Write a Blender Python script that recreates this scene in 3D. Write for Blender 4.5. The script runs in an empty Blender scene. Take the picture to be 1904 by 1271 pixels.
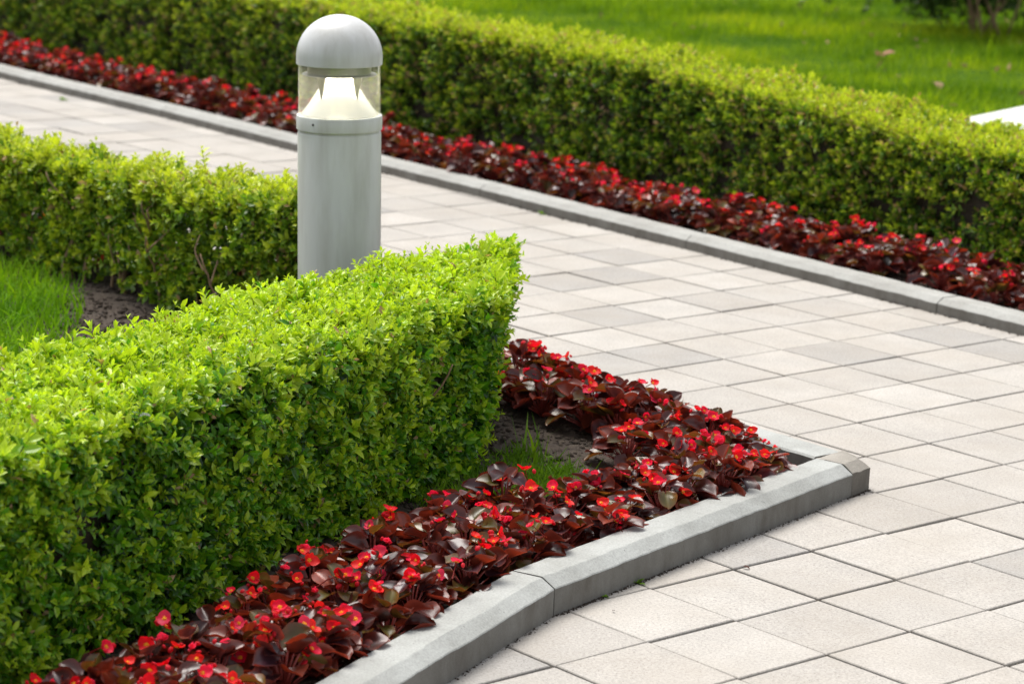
import bpy, math, random
import numpy as np
from mathutils import Vector, Matrix

# ------------------------------------------------------------------ camera, sky, sun, exposure
scene = bpy.context.scene
R_ = math.radians
PITCH, ROLL, CAMZ = 0.21457, 0.04615, 1.3322
c, s = math.cos(ROLL), math.sin(ROLL)
fwd = Vector((0, math.cos(PITCH), -math.sin(PITCH)))
up0 = Vector((0, math.sin(PITCH), math.cos(PITCH)))
rt0 = Vector((1, 0, 0))
rt = c*rt0 + s*up0
up = -s*rt0 + c*up0
cam_d = bpy.data.cameras.new('camera')
cam = bpy.data.objects.new('camera', cam_d)
scene.collection.objects.link(cam)
M = Matrix((rt, up, -fwd)).transposed().to_4x4()
M.translation = Vector((0, 0, CAMZ))
cam.matrix_world = M
cam_d.sensor_width = 36
cam_d.lens = 91.25
cam_d.clip_end = 500
cam_d.dof.use_dof = True
cam_d.dof.focus_distance = 4.55
cam_d.dof.aperture_fstop = 7.0
scene.camera = cam

SUN_EL, SUN_AZ = R_(64), R_(-30)          # azimuth from +Y, negative = to the left
world = bpy.data.worlds.new('World')
scene.world = world
world.use_nodes = True
nt = world.node_tree
sky = nt.nodes.new('ShaderNodeTexSky')
sky.sky_type = 'NISHITA'
sky.sun_disc = False
sky.sun_elevation = SUN_EL
sky.sun_rotation = SUN_AZ
sky.air_density = 1.0
sky.dust_density = 3.0
sky.ozone_density = 1.0
bg = nt.nodes['Background']
bg.inputs['Strength'].default_value = 0.15
hs = nt.nodes.new('ShaderNodeHueSaturation')          # thin high cloud takes most of the blue out of the sky
hs.inputs['Saturation'].default_value = 0.26
nt.links.new(sky.outputs[0], hs.inputs['Color'])
nt.links.new(hs.outputs[0], bg.inputs[0])
sd = bpy.data.lights.new('sun', 'SUN')
sd.energy = 2.35
sd.angle = R_(38)
sd.color = (1.0, 0.955, 0.89)
so = bpy.data.objects.new('sun', sd)
scene.collection.objects.link(so)
sdir = Vector((math.sin(SUN_AZ)*math.cos(SUN_EL), math.cos(SUN_AZ)*math.cos(SUN_EL), math.sin(SUN_EL)))
so.rotation_euler = sdir.to_track_quat('Z', 'Y').to_euler()
so.location = (0, 8, 6)
scene.view_settings.view_transform = 'Standard'
scene.view_settings.look = 'None'
scene.view_settings.exposure = 0.60
scene.view_settings.gamma = 1
scene.render.engine = 'CYCLES'
try:
    scene.cycles.max_bounces = 8
    scene.cycles.transparent_max_bounces = 12
except Exception:
    pass

COL = scene.collection
rng = np.random.default_rng(7)
random.seed(7)

# ------------------------------------------------------------------ helpers
def link(o, parent=None):
    COL.objects.link(o)
    if parent is not None:
        o.parent = parent
    return o

def tag(o, label=None, cat=None, group=None, kind=None):
    if label: o['label'] = label
    if cat: o['category'] = cat
    if group: o['group'] = group
    if kind: o['kind'] = kind
    return o

def empty(name, loc=(0, 0, 0), rz=0.0):
    o = bpy.data.objects.new(name, None)
    o.empty_display_size = 0.05
    o.location = loc
    o.rotation_euler = (0, 0, rz)
    return link(o)

def obj(name, me, parent=None, loc=None, rot=None):
    o = bpy.data.objects.new(name, me)
    if loc is not None: o.location = loc
    if rot is not None: o.rotation_euler = rot
    return link(o, parent)

def mesh_np(name, V, F, mat, tint=None, smooth=False, mats=None, midx=None):
    """V (n,3), F (m,k) one polygon size; tint (n,3)"""
    me = bpy.data.meshes.new(name)
    V = np.asarray(V, np.float32); F = np.asarray(F, np.int32)
    k = F.shape[1]
    me.vertices.add(len(V)); me.vertices.foreach_set('co', V.ravel())
    me.loops.add(F.size); me.loops.foreach_set('vertex_index', F.ravel())
    me.polygons.add(len(F))
    me.polygons.foreach_set('loop_start', np.arange(len(F), dtype=np.int32)*k)
    try: me.polygons.foreach_set('loop_total', np.full(len(F), k, np.int32))
    except Exception: pass
    me.polygons.foreach_set('use_smooth', np.full(len(F), smooth))
    if tint is not None:
        a = me.attributes.new('tint', 'FLOAT_COLOR', 'POINT')
        a.data.foreach_set('color', np.c_[tint, np.ones(len(tint))].astype(np.float32).ravel())
    for m in (mats or [mat]): me.materials.append(m)
    if midx is not None: me.polygons.foreach_set('material_index', np.asarray(midx, np.int32))
    me.update(calc_edges=True); me.validate()
    return me

def mesh_py(name, V, F, mat, smooth=False):
    me = bpy.data.meshes.new(name)
    me.from_pydata([tuple(v) for v in V], [], [tuple(f) for f in F])
    me.materials.append(mat)
    if smooth:
        me.polygons.foreach_set('use_smooth', [True]*len(me.polygons))
    me.update()
    return me

def fnoise(P, seed=0, freq=1.0, octs=3):
    """cheap smooth numpy noise in about [-1,1]"""
    r = np.random.default_rng(1000+seed)
    P = np.asarray(P, float); out = np.zeros(len(P)); amp = 1.0; tot = 0
    for o in range(octs):
        a = 0
        for k in range(4):
            d = r.normal(size=P.shape[1]); d /= np.linalg.norm(d)
            a = a + np.sin(P @ d * freq * (1.6**k)*0.9 + r.uniform(0, 6.28))
        out += amp*a/2.4; tot += amp
        amp *= .5; freq *= 2.1
    return out/tot

# ------------------------------------------------------------------ materials
def mat_new(name):
    m = bpy.data.materials.new(name); m.use_nodes = True
    n = m.node_tree; b = n.nodes['Principled BSDF']
    return m, n, b

def nd(n, t, **kw):
    x = n.nodes.new(t)
    for k, v in kw.items():
        if k in x.inputs: x.inputs[k].default_value = v
        else: setattr(x, k, v)
    return x

def leaf_mat(name, rough=.4, trans=.35, tcol=(1.1, 1.15, .5), spec=.5, flat=None):
    m, n, b = mat_new(name)
    if flat is None:
        a = n.nodes.new('ShaderNodeAttribute'); a.attribute_name = 'tint'; src = a.outputs['Color']
    else:
        g = n.nodes.new('ShaderNodeRGB'); g.outputs[0].default_value = (*flat, 1); src = g.outputs[0]
    n.links.new(src, b.inputs['Base Color'])
    b.inputs['Roughness'].default_value = rough
    b.inputs['Specular IOR Level'].default_value = spec
    mul = n.nodes.new('ShaderNodeVectorMath'); mul.operation = 'MULTIPLY'
    mul.inputs[1].default_value = tcol
    n.links.new(src, mul.inputs[0])
    t = n.nodes.new('ShaderNodeBsdfTranslucent'); n.links.new(mul.outputs[0], t.inputs['Color'])
    mx = n.nodes.new('ShaderNodeMixShader'); mx.inputs[0].default_value = trans
    n.links.new(b.outputs[0], mx.inputs[1]); n.links.new(t.outputs[0], mx.inputs[2])
    n.links.new(mx.outputs[0], n.nodes['Material Output'].inputs['Surface'])
    return m

M_box = leaf_mat('box_leaf', .33, .38, (1.2, 1.2, .5), .5)
M_grass = leaf_mat('grass_blade', .65, .45, (1.25, 1.2, .5), .15)
M_beg = leaf_mat('begonia_leaf', .31, .26, (1.9, 1.0, .6), .65)
M_petal = leaf_mat('begonia_petal', .5, .4, (1.15, .9, .9), .25)
M_dry = leaf_mat('dry_leaf', .7, .2, (1, 1, 1), .2)

def bark_mat(name, c1, c2):
    m, n, b = mat_new(name)
    tc = nd(n, 'ShaderNodeTexCoord'); no = nd(n, 'ShaderNodeTexNoise', Scale=90., Detail=4.)
    n.links.new(tc.outputs['Object'], no.inputs['Vector'])
    mx = nd(n, 'ShaderNodeMixRGB'); mx.inputs[1].default_value = (*c1, 1); mx.inputs[2].default_value = (*c2, 1)
    n.links.new(no.outputs['Fac'], mx.inputs[0]); n.links.new(mx.outputs[0], b.inputs['Base Color'])
    b.inputs['Roughness'].default_value = .85
    bu = nd(n, 'ShaderNodeBump', Strength=.5, Distance=.002); n.links.new(no.outputs['Fac'], bu.inputs['Height'])
    n.links.new(bu.outputs[0], b.inputs['Normal'])
    return m
M_bark = bark_mat('bark', (.15, .09, .05), (.38, .25, .15))
M_core = bark_mat('opaque_core', (.02, .016, .008), (.045, .03, .018))

def soil_mat():
    m, n, b = mat_new('soil')
    tc = nd(n, 'ShaderNodeTexCoord')
    no = nd(n, 'ShaderNodeTexNoise', Scale=55., Detail=6., Roughness=.7)
    n.links.new(tc.outputs['Object'], no.inputs['Vector'])
    cr = n.nodes.new('ShaderNodeValToRGB')
    cr.color_ramp.elements[0].position = .3; cr.color_ramp.elements[0].color = (.022, .014, .010, 1)
    cr.color_ramp.elements[1].position = .75; cr.color_ramp.elements[1].color = (.095, .07, .05, 1)
    n.links.new(no.outputs['Fac'], cr.inputs[0]); n.links.new(cr.outputs[0], b.inputs['Base Color'])
    b.inputs['Roughness'].default_value = .95
    bu = nd(n, 'ShaderNodeBump', Strength=.9, Distance=.006); n.links.new(no.outputs['Fac'], bu.inputs['Height'])
    n.links.new(bu.outputs[0], b.inputs['Normal'])
    return m
M_soil = soil_mat()

def concrete_mat(name, base, dark, z0=.050, z1=.080):
    m, n, b = mat_new(name)
    tc = nd(n, 'ShaderNodeTexCoord')
    co = tc.outputs['Object']
    n1 = nd(n, 'ShaderNodeTexNoise', Scale=9., Detail=5., Roughness=.65)
    n2 = nd(n, 'ShaderNodeTexNoise', Scale=260., Detail=3., Roughness=.7)
    n3 = nd(n, 'ShaderNodeTexVoronoi', Scale=75.)
    for x in (n1, n2, n3): n.links.new(co, x.inputs['Vector'])
    r1 = n.nodes.new('ShaderNodeValToRGB')
    r1.color_ramp.elements[0].position = .3; r1.color_ramp.elements[0].color = (*dark, 1)
    r1.color_ramp.elements[1].position = .62; r1.color_ramp.elements[1].color = (*base, 1)
    n.links.new(n1.outputs['Fac'], r1.inputs[0])
    # fine grain
    mr = nd(n, 'ShaderNodeMapRange'); mr.inputs['From Min'].default_value = .3; mr.inputs['From Max'].default_value = .7
    mr.inputs['To Min'].default_value = .78; mr.inputs['To Max'].default_value = 1.14
    n.links.new(n2.outputs['Fac'], mr.inputs['Value'])
    mul = nd(n, 'ShaderNodeMixRGB', blend_type='MULTIPLY'); mul.inputs[0].default_value = 1
    n.links.new(r1.outputs[0], mul.inputs[1]); n.links.new(mr.outputs[0], mul.inputs[2])
    # small pits
    mp = nd(n, 'ShaderNodeMapRange'); mp.inputs['From Min'].default_value = .06; mp.inputs['From Max'].default_value = .16
    mp.inputs['To Min'].default_value = .55; mp.inputs['To Max'].default_value = 1.
    n.links.new(n3.outputs['Distance'], mp.inputs['Value'])
    ms = nd(n, 'ShaderNodeTexNoise', Scale=30., Detail=1.); n.links.new(co, ms.inputs['Vector'])
    mt = nd(n, 'ShaderNodeMath', operation='GREATER_THAN'); mt.inputs[1].default_value = .56
    n.links.new(ms.outputs['Fac'], mt.inputs[0])
    mul2 = nd(n, 'ShaderNodeMixRGB', blend_type='MULTIPLY')
    n.links.new(mt.outputs[0], mul2.inputs[0]); n.links.new(mul.outputs[0], mul2.inputs[1]); n.links.new(mp.outputs[0], mul2.inputs[2])
    last = mul2
    # dirt by height over the ground; kerbs use the face shade and dirt below
    geo = nd(n, 'ShaderNodeNewGeometry'); sep = nd(n, 'ShaderNodeSeparateXYZ'); n.links.new(geo.outputs['Position'], sep.inputs[0])
    nz = nd(n, 'ShaderNodeTexNoise', Scale=22., Detail=4.); n.links.new(co, nz.inputs['Vector'])
    ad = nd(n, 'ShaderNodeMath', operation='MULTIPLY_ADD'); ad.inputs[1].default_value = .05; n.links.new(nz.outputs['Fac'], ad.inputs[0])
    n.links.new(sep.outputs['Z'], ad.inputs[2])
    mz = nd(n, 'ShaderNodeMapRange'); mz.inputs['From Min'].default_value = z0; mz.inputs['From Max'].default_value = z1
    mz.inputs['To Min'].default_value = .86; mz.inputs['To Max'].default_value = 0.
    n.links.new(ad.outputs[0], mz.inputs['Value'])
    if z0 > -.1:
        sn = nd(n, 'ShaderNodeSeparateXYZ'); n.links.new(geo.outputs['True Normal'], sn.inputs[0])
        up_ = nd(n, 'ShaderNodeMapRange'); up_.inputs['From Min'].default_value = .15; up_.inputs['From Max'].default_value = .45  # upright faces darkened: shade put into the colour along with the dirt
        up_.inputs['To Min'].default_value = 1.; up_.inputs['To Max'].default_value = .05
        n.links.new(sn.outputs['Z'], up_.inputs['Value'])
        # run-off streaks: noise stretched along the height
        mpp = nd(n, 'ShaderNodeMapping'); mpp.inputs['Scale'].default_value = (1, 1, .45); n.links.new(co, mpp.inputs['Vector'])
        ns_ = nd(n, 'ShaderNodeTexNoise', Scale=17., Detail=6., Roughness=.7); n.links.new(mpp.outputs[0], ns_.inputs['Vector'])
        st_ = nd(n, 'ShaderNodeMapRange'); st_.inputs['From Min'].default_value = .3; st_.inputs['From Max'].default_value = .7
        st_.inputs['To Min'].default_value = .62; st_.inputs['To Max'].default_value = .96
        n.links.new(ns_.outputs['Fac'], st_.inputs['Value'])
        pm = nd(n, 'ShaderNodeMath', operation='MULTIPLY'); n.links.new(up_.outputs[0], pm.inputs[0]); n.links.new(st_.outputs[0], pm.inputs[1])
        mz = pm; mz_out = pm.outputs[0]
    mul3 = nd(n, 'ShaderNodeMixRGB'); mul3.inputs[2].default_value = (.105, .094, .078, 1)
    n.links.new(mz.outputs[0], mul3.inputs[0]); n.links.new(last.outputs[0], mul3.inputs[1])
    n.links.new(mul3.outputs[0], b.inputs['Base Color'])
    b.inputs['Roughness'].default_value = .85
    bu = nd(n, 'ShaderNodeBump', Strength=.35, Distance=.002); n.links.new(n2.outputs['Fac'], bu.inputs['Height'])
    n.links.new(bu.outputs[0], b.inputs['Normal'])
    return m
M_kerb = concrete_mat('kerb_concrete', (.40, .41, .39), (.29, .295, .275))
M_kerb2 = concrete_mat('kerb_concrete_worn', (.34, .315, .275), (.21, .19, .16))
M_kerbf = concrete_mat('kerb_concrete_far', (.40, .40, .375), (.31, .305, .28), .040, .062)

def tile_mat():
    m, n, b = mat_new('paving_slab')
    a = n.nodes.new('ShaderNodeAttribute'); a.attribute_name = 'tint'
    tc = nd(n, 'ShaderNodeTexCoord'); co = tc.outputs['Object']
    n2 = nd(n, 'ShaderNodeTexNoise', Scale=190., Detail=3., Roughness=.75)
    n1 = nd(n, 'ShaderNodeTexNoise', Scale=7., Detail=5., Roughness=.6)
    n3 = nd(n, 'ShaderNodeTexNoise', Scale=330., Detail=1.)
    for x in (n1, n2, n3): n.links.new(co, x.inputs['Vector'])
    def mrr(src, a0, a1, b0, b1):
        x = nd(n, 'ShaderNodeMapRange'); x.inputs['From Min'].default_value = a0; x.inputs['From Max'].default_value = a1
        x.inputs['To Min'].default_value = b0; x.inputs['To Max'].default_value = b1
        n.links.new(src, x.inputs['Value']); return x.outputs[0]
    g1 = mrr(n1.outputs['Fac'], .3, .7, .9, 1.07)
    g2 = mrr(n2.outputs['Fac'], .3, .7, .74, 1.20)
    g3 = mrr(n3.outputs['Fac'], .62, .72, 1.0, .55)
    cur = a.outputs['Color']
    for g in (g1, g2, g3):
        x = nd(n, 'ShaderNodeMixRGB', blend_type='MULTIPLY'); x.inputs[0].default_value = 1
        n.links.new(cur, x.inputs[1]); n.links.new(g, x.inputs[2]); cur = x.outputs[0]
    # drifting dust and damp stains
    n4 = nd(n, 'ShaderNodeTexNoise', Scale=3.1, Detail=5., Roughness=.7); n.links.new(co, n4.inputs['Vector'])
    g4 = mrr(n4.outputs['Fac'], .42, .70, 0., .46)
    x = nd(n, 'ShaderNodeMixRGB'); x.inputs[2].default_value = (.33, .29, .24, 1)
    n.links.new(g4, x.inputs[0]); n.links.new(cur, x.inputs[1]); cur = x.outputs[0]
    n.links.new(cur, b.inputs['Base Color'])
    b.inputs['Roughness'].default_value = .8
    bu = nd(n, 'ShaderNodeBump', Strength=.3, Distance=.0015); n.links.new(n2.outputs['Fac'], bu.inputs['Height'])
    n.links.new(bu.outputs[0], b.inputs['Normal'])
    return m
M_tile = tile_mat()

def simple(name, col, rough=.6, metal=0., **kw):
    m, n, b = mat_new(name)
    b.inputs['Base Color'].default_value = (*col, 1)
    b.inputs['Roughness'].default_value = rough
    b.inputs['Metallic'].default_value = metal
    for k, v in kw.items():
        b.inputs[k.replace('_', ' ')].default_value = v
    return m
M_joint = bark_mat('joint_sand', (.035, .028, .02), (.08, .065, .045))
M_turf = bark_mat('turf_ground', (.03, .07, .010), (.07, .13, .015))
M_turf.node_tree.nodes['Principled BSDF'].inputs['Roughness'].default_value = 1.
M_turf.node_tree.nodes['Principled BSDF'].inputs['Specular IOR Level'].default_value = 0.
M_yel = simple('stamen_yellow', (.85, .42, .02), .6)
M_stemred = simple('begonia_stem', (.28, .04, .03), .45)

# ------------------------------------------------------------------ plan geometry (metres, camera above the origin)
A = 0.725406
U = np.array([math.cos(A), math.sin(A)]); W = np.array([math.sin(A), -math.cos(A)])
T0 = np.array([2.0186*.2, 21.7061*.2])
def nrm(a, b):
    d = (b-a)/np.linalg.norm(b-a); return d, np.array([-d[1], d[0]])
K1 = [np.array(p) for p in [(-.52, 2.75), (.088, 4.034), (.715, 4.914)]]      # outer base of the near kerb
KF = [np.array(p) for p in [(-6.0, 15.55), (-3.9, 12.95), (-2.17, 10.78), (-1.546, 10.06), (-.793, 9.10), (-.418, 8.647), (.227, 7.827), (.811, 7.102), (1.299, 6.462), (2.3, 5.2), (4.2, 2.8)]]
v2 = np.array([-math.sin(A), math.cos(A)])                                     # direction of the second kerb, away up-left
K2 = [np.array((.715, 4.914)), np.array((.715, 4.914))+v2*6.0]

# ------------------------------------------------------------------ ground, lawn, pavement
def plane(name, x0, x1, y0, y1, z, mat, n=1):
    V = [(x0, y0, z), (x1, y0, z), (x1, y1, z), (x0, y1, z)]
    return obj(name, mesh_py(name, V, [(0, 1, 2, 3)], mat))
tag(plane('ground', -90, 90, -30, 140, -.03, M_turf), kind='structure')
# joint bed under the slabs
Vb = [(-6.5, 1.0), (4.6, 1.0), (4.6, 2.3), (KF[-3][0]+2.2, KF[-3][1]-.6), (KF[6][0], KF[6][1]+.05), (KF[2][0], KF[2][1]+.05), (-6.5, 16.0)]
tag(obj('paving_bed', mesh_py('paving_bed', [(x, y, -.0045) for x, y in Vb], [tuple(range(len(Vb)))], M_joint)), kind='structure')

def far_side(P):
    """signed distance of points beyond the far kerb's outer base line (positive = beyond)"""
    out = np.full(len(P), -9e9); bd = np.full(len(P), 9e9)
    for a, b in zip(KF[:-1], KF[1:]):
        d, n_ = nrm(a, b); L = np.linalg.norm(b-a)
        r = P-a; t = np.clip(r@d, 0, L); q = r-np.outer(t, d); dd = np.linalg.norm(q, axis=1)
        sgn = r@n_
        k = dd < bd; bd[k] = dd[k]; out[k] = sgn[k]
    return out

def in_bed(P, m):
    """deep inside the near bed"""
    d2, n2 = nrm(K2[0], K2[1])
    a = (P-K2[0])@n2      # positive = left of K2 (bed side?)
    d1, n1 = nrm(K1[1], K1[2]); b1 = (P-K1[1])@n1
    d0, n0 = nrm(K1[0], K1[1]); b0 = (P-K1[1])@n0
    return (a > m) & (b1 > m) & (b0 > m)

Vs, Fs, Ts = [], [], []
lo, hi, mg = .0024, .0016, .0026
for i in range(-50, 60):
    for j in range(-70, 30):
        cpt = T0 + U*(i+.5)*.2 + W*(j+.5)*.2
        if cpt[1] < 2.0 or cpt[1] > 15.5 or cpt[0] < -5.5 or cpt[0] > 4.4: continue
        if far_side(cpt[None])[0] > .16: continue
        if in_bed(cpt[None], .2)[0]: continue
        r = rng.normal(size=6)
        g = .0023 + abs(r[0])*.0006
        h = .1-g; hb = h-.0014
        an = r[1]*.004; cc, ss = math.cos(an), math.sin(an)
        off = r[2:4]*.0008; z = r[4]*.0006
        tx, ty = rng.normal(size=2)*.003
        b0 = len(Vs)
        for (hh, zz) in ((hb, 0.), (h, -.0016), (h, -.012)):
            for (p, q) in ((-1, -1), (1, -1), (1, 1), (-1, 1)):
                pu, pw = p*hh*cc-q*hh*ss+off[0], p*hh*ss+q*hh*cc+off[1]
                P = cpt + U*pu - W*pw
                Vs.append((P[0], P[1], z+zz+tx*pu+ty*pw))
        Fs.append((b0, b0+1, b0+2, b0+3))
        for k in range(4):
            k2 = (k+1) % 4
            Fs.append((b0+4+k, b0+4+k2, b0+k2, b0+k))
            Fs.append((b0+8+k, b0+8+k2, b0+4+k2, b0+4+k))
        u = rng.random()
        base = np.array([.415, .388, .352])
        if u < .13: base = np.array([.335, .318, .295])
        elif u < .30: base = np.array([.39, .365, .332])
        elif u > .86: base = np.array([.436, .410, .374])
        base = base*(1+rng.normal()*.025)
        Ts += [base]*12
pav = obj('pavement', mesh_np('pavement', Vs, Fs, M_tile, tint=np.array(Ts)))
tag(pav, kind='structure')

# soil sheets
def poly_grid(poly, step):
    poly = np.array(poly); x0, y0 = poly.min(0); x1, y1 = poly.max(0)
    xs = np.arange(x0, x1+step, step); ys = np.arange(y0, y1+step, step)
    X, Y = np.meshgrid(xs, ys, indexing='ij'); P = np.c_[X.ravel(), Y.ravel()]
    return P, len(xs), len(ys)
def inside(P, poly):
    poly = np.array(poly); r = np.zeros(len(P), bool); n_ = len(poly)
    for k in range(n_):
        a, b = poly[k], poly[(k+1) % n_]
        cnd = ((a[1] > P[:, 1]) != (b[1] > P[:, 1]))
        xx = (b[0]-a[0])*(P[:, 1]-a[1])/(b[1]-a[1]+1e-12)+a[0]
        r ^= cnd & (P[:, 0] < xx)
    return r
def sheet(name, poly, step, z, amp, mat, seed, slope=None):
    P, nx, ny = poly_grid(poly, step)
    ins = inside(P, poly).reshape(nx, ny)
    zz = z + amp*(fnoise(P, seed, 9., 3)*.6 + fnoise(P, seed+1, 60., 2)*.4)
    idx = np.arange(nx*ny).reshape(nx, ny)
    q = ins[:-1, :-1] & ins[1:, :-1] & ins[1:, 1:] & ins[:-1, 1:]
    F = np.stack([idx[:-1, :-1][q], idx[1:, :-1][q], idx[1:, 1:][q], idx[:-1, 1:][q]], 1)
    used = np.unique(F); rm = np.zeros(nx*ny, int); rm[used] = np.arange(len(used))
    return obj(name, mesh_np(name, np.c_[P, zz][used], rm[F], mat, smooth=True))

def off_line(line, o):
    """offset a polyline to its left by o"""
    out = []
    for k, p in enumerate(line):
        ns = []
        if k > 0: ns.append(nrm(line[k-1], p)[1])
        if k < len(line)-1: ns.append(nrm(p, line[k+1])[1])
        m = sum(ns)/len(ns); m /= np.linalg.norm(m)
        out.append(p + m*o/max(.5, (m@ns[0])))
    return out
k1in = off_line(K1, .05)
k2in = off_line(K2, .05)
corner_in = K1[2] + nrm(K1[1], K1[2])[1]*.05 + (-nrm(K1[1], K1[2])[0])*.05
bed1 = [k1in[0], k1in[1], K1[2]+nrm(K1[1], K1[2])[1]*.05 - nrm(K1[1], K1[2])[0]*.04, k2in[1], (-6, 8.2), (-6, 2.75)]
tag(sheet('soil', bed1, .018, .022, .010, M_soil, 3), kind='structure')
kfin = off_line(KF, .04)
hb_far = off_line(KF, .95)
bed2 = list(kfin) + list(hb_far[::-1])
tag(sheet('soil', bed2, .03, .012, .010, M_soil, 5), kind='structure')
lawn_poly = list(off_line(KF, .93)) + [(30, 2.8), (60, 60), (-60, 60), (-40, 20)]
Vl = [(x, y, .0) for x, y in lawn_poly]
# lawn ground: gently rolling sheet
tag(sheet('lawn', [tuple(p) for p in off_line(KF, .93)] + [(14, 1.5), (20, 30), (-20, 30), (-14, 22)], .12, .012, .02, M_turf, 9), kind='structure')

# ------------------------------------------------------------------ kerb stones
def kerb_stone(a, b, width, top, chamf, chd, mat, label, group, depth=.06, cut_a=None, cut_b=None, ends=(0, 0), name='kerb_stone'):
    """a->b outer base line, body to the left; local origin at a"""
    a = np.array(a, float); b = np.array(b, float); d, n_ = nrm(a, b); L = np.linalg.norm(b-a)
    prof = [(0, -depth), (0, top-chd-.002), (.0012, top-chd), (chamf-.002, top-.0008), (chamf, top), (width-.004, top), (width, top-.004), (width, -depth)]
    nseg = max(8, int(L/.018))
    g = .0016
    V, F = [], []
    ts = np.linspace(0, 1, nseg+1)
    sd_ = int(abs(a[0]*1000+a[1]*777)) % 1000
    for k, t in enumerate(ts):
        e = (.004 if k in (0, nseg) else 0)
        for m, (w, z) in enumerate(prof):
            ca = cut_a(w) if cut_a else 0
            cb = cut_b(w) if cut_b else 0
            x = ca+g + (L-g+cb-(ca+g))*t
            V.append([x, w, z])
    V = np.array(V)
    # small casting irregularities and worn arris
    nz = fnoise(V*np.array([1, 1, 1]), sd_ % 50, 40., 3)
    k = (V[:, 2] > top-chd-.004)
    V[:, 2] += np.where(k, nz*.0011, 0); V[:, 1] += np.where(V[:, 1] < chamf, nz*.0010, 0)
    P = len(prof)
    for q in range(nseg):
        for m in range(P-1):
            F.append((q*P+m, q*P+m+1, (q+1)*P+m+1, (q+1)*P+m))
    F.append(tuple(range(P))[::-1]); F.append(tuple(nseg*P+m for m in range(P)))
    F = [tuple(reversed(f)) for f in F]
    me = mesh_py(name, V, F, mat)
    o = obj(name, me, loc=(a[0], a[1], 0), rot=(rng.normal()*.0015, 0, math.atan2(d[1], d[0])))
    tag(o, label, 'kerb stone', group)
    return o
GK1, GK2, GKF = 'kerb stones of the near bed', 'kerb stones behind the near begonias', 'kerb stones along the far bed'
d0, n0 = nrm(K1[0], K1[1]); d1, n1 = nrm(K1[1], K1[2])
bis = math.tan(math.acos(float(d0@d1))/2)
# turning right at the joint -> outer side opens; mitre both stones
kerb_stone(K1[0]-d0*.0, K1[1], .084, .062, .026, .015, M_kerb, 'pale grey kerb stone at the bottom edge, nearer side of the visible joint', GK1, cut_b=lambda w: w*bis)
Lc = np.linalg.norm(K1[2]-K1[1])
pc = K1[1]+d1*(Lc-.080)
kerb_stone(K1[1], pc, .084, .062, .026, .015, M_kerb, 'long pale kerb stone between the cracked joint and the corner, flowers right behind it', GK1, cut_a=lambda w: -w*bis)

# corner block: the end of the second kerb, with chamfers on two sides
def corner_block():
    a = pc; d, n_ = d1, n1
    w, Lb, top, ch, cd = .30, .080, .061, .024, .016
    # second kerb direction in local frame
    v = np.array([v2@d, v2@n_])
    def loc(x, y): return x, y
    e = .012
    base = [(0, .0015), (Lb-e, 0), (Lb, e), (Lb+v[0]/v[1]*(.075), .075), (0, .084)]
    ins = [(0, ch), (Lb-.022, ch), (Lb-.014, ch+.008), (Lb+v[0]/v[1]*.075-.004, .075), (0, .084)]
    V = [(x, y, -.05) for x, y in base] + [(x, y, top-cd) for x, y in base] + [(x, y, top) for x, y in ins]
    V = [(x, y, z) for x, y, z in V]
    n_b = 5
    V[10+3] = (V[10+3][0], V[10+3][1], top); V[5+3] = (V[5+3][0], V[5+3][1], top-.004); V[5+4] = (V[5+4][0], V[5+4][1], top-.004)
    F = []
    for k in range(n_b):
        k2 = (k+1) % n_b
        F.append((k, k2, 5+k2, 5+k)); F.append((5+k, 5+k2, 10+k2, 10+k))
    F.append((10, 11, 12, 13, 14))
    import bmesh
    me = mesh_py('kerb_stone', V, F, M_kerb2)
    bm = bmesh.new(); bm.from_mesh(me)
    bmesh.ops.subdivide_edges(bm, edges=bm.edges[:], cuts=4, use_grid_fill=True)
    for vv in bm.verts:
        k = fnoise(np.array([vv.co[:]]), 3, 90., 3)[0]*.0012
        vv.co.x += k; vv.co.z += k if vv.co.z > .03 else 0; vv.co.y += k
    bm.normal_update(); bm.to_mesh(me); bm.free()
    o = obj('kerb_stone', me, loc=(a[0]+d[0]*.004, a[1]+d[1]*.004, 0), rot=(0, 0, math.atan2(d[1], d[0])))
    tag(o, 'short worn brownish kerb stone that closes the corner tip of the near bed', 'kerb stone', GK1)
corner_block()
# second kerb: body lies to the bed side; run from far to near so that the body is on the left of travel? (outer line is the path side)
st = K2[0] + v2*.078
names = ['first', 'second', 'third', 'fourth', 'fifth', 'sixth']
for k in range(5):
    a = st + v2*(1.0*k); b = a + v2*.998
    # outer side faces the path (to the right of v2) ; kerb_stone puts the body to the left
    kerb_stone(a, b, .082, .058, .006, .003, M_kerb, f'grey kerb stone behind the near begonias, {names[k]} from the corner tip', GK2)
# far kerb, 1 m stones along the polyline
def walk(line, s0, step):
    seg = [np.linalg.norm(b-a) for a, b in zip(line[:-1], line[1:])]; cum = np.r_[0, np.cumsum(seg)]
    def at(s):
        k = min(max(np.searchsorted(cum, s)-1, 0), len(seg)-1)
        return line[k] + (line[k+1]-line[k])*((s-cum[k])/seg[k])
    out = [at(x) for x in np.arange(s0, cum[-1], step)]
    return out, at, cum
pts, atF, cumF = walk(KF, .35, 1.0)
nF = len(pts)-1
words = ['first', 'second', 'third', 'fourth', 'fifth', 'sixth', 'seventh', 'eighth', 'ninth', 'tenth', 'eleventh', 'twelfth', 'thirteenth', 'fourteenth', 'fifteenth', 'sixteenth', 'seventeenth', 'eighteenth', 'nineteenth', 'twentieth']
tens = {20: 'twenty', 30: 'thirty', 40: 'forty', 50: 'fifty', 60: 'sixty', 70: 'seventy', 80: 'eighty', 90: 'ninety'}
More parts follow.
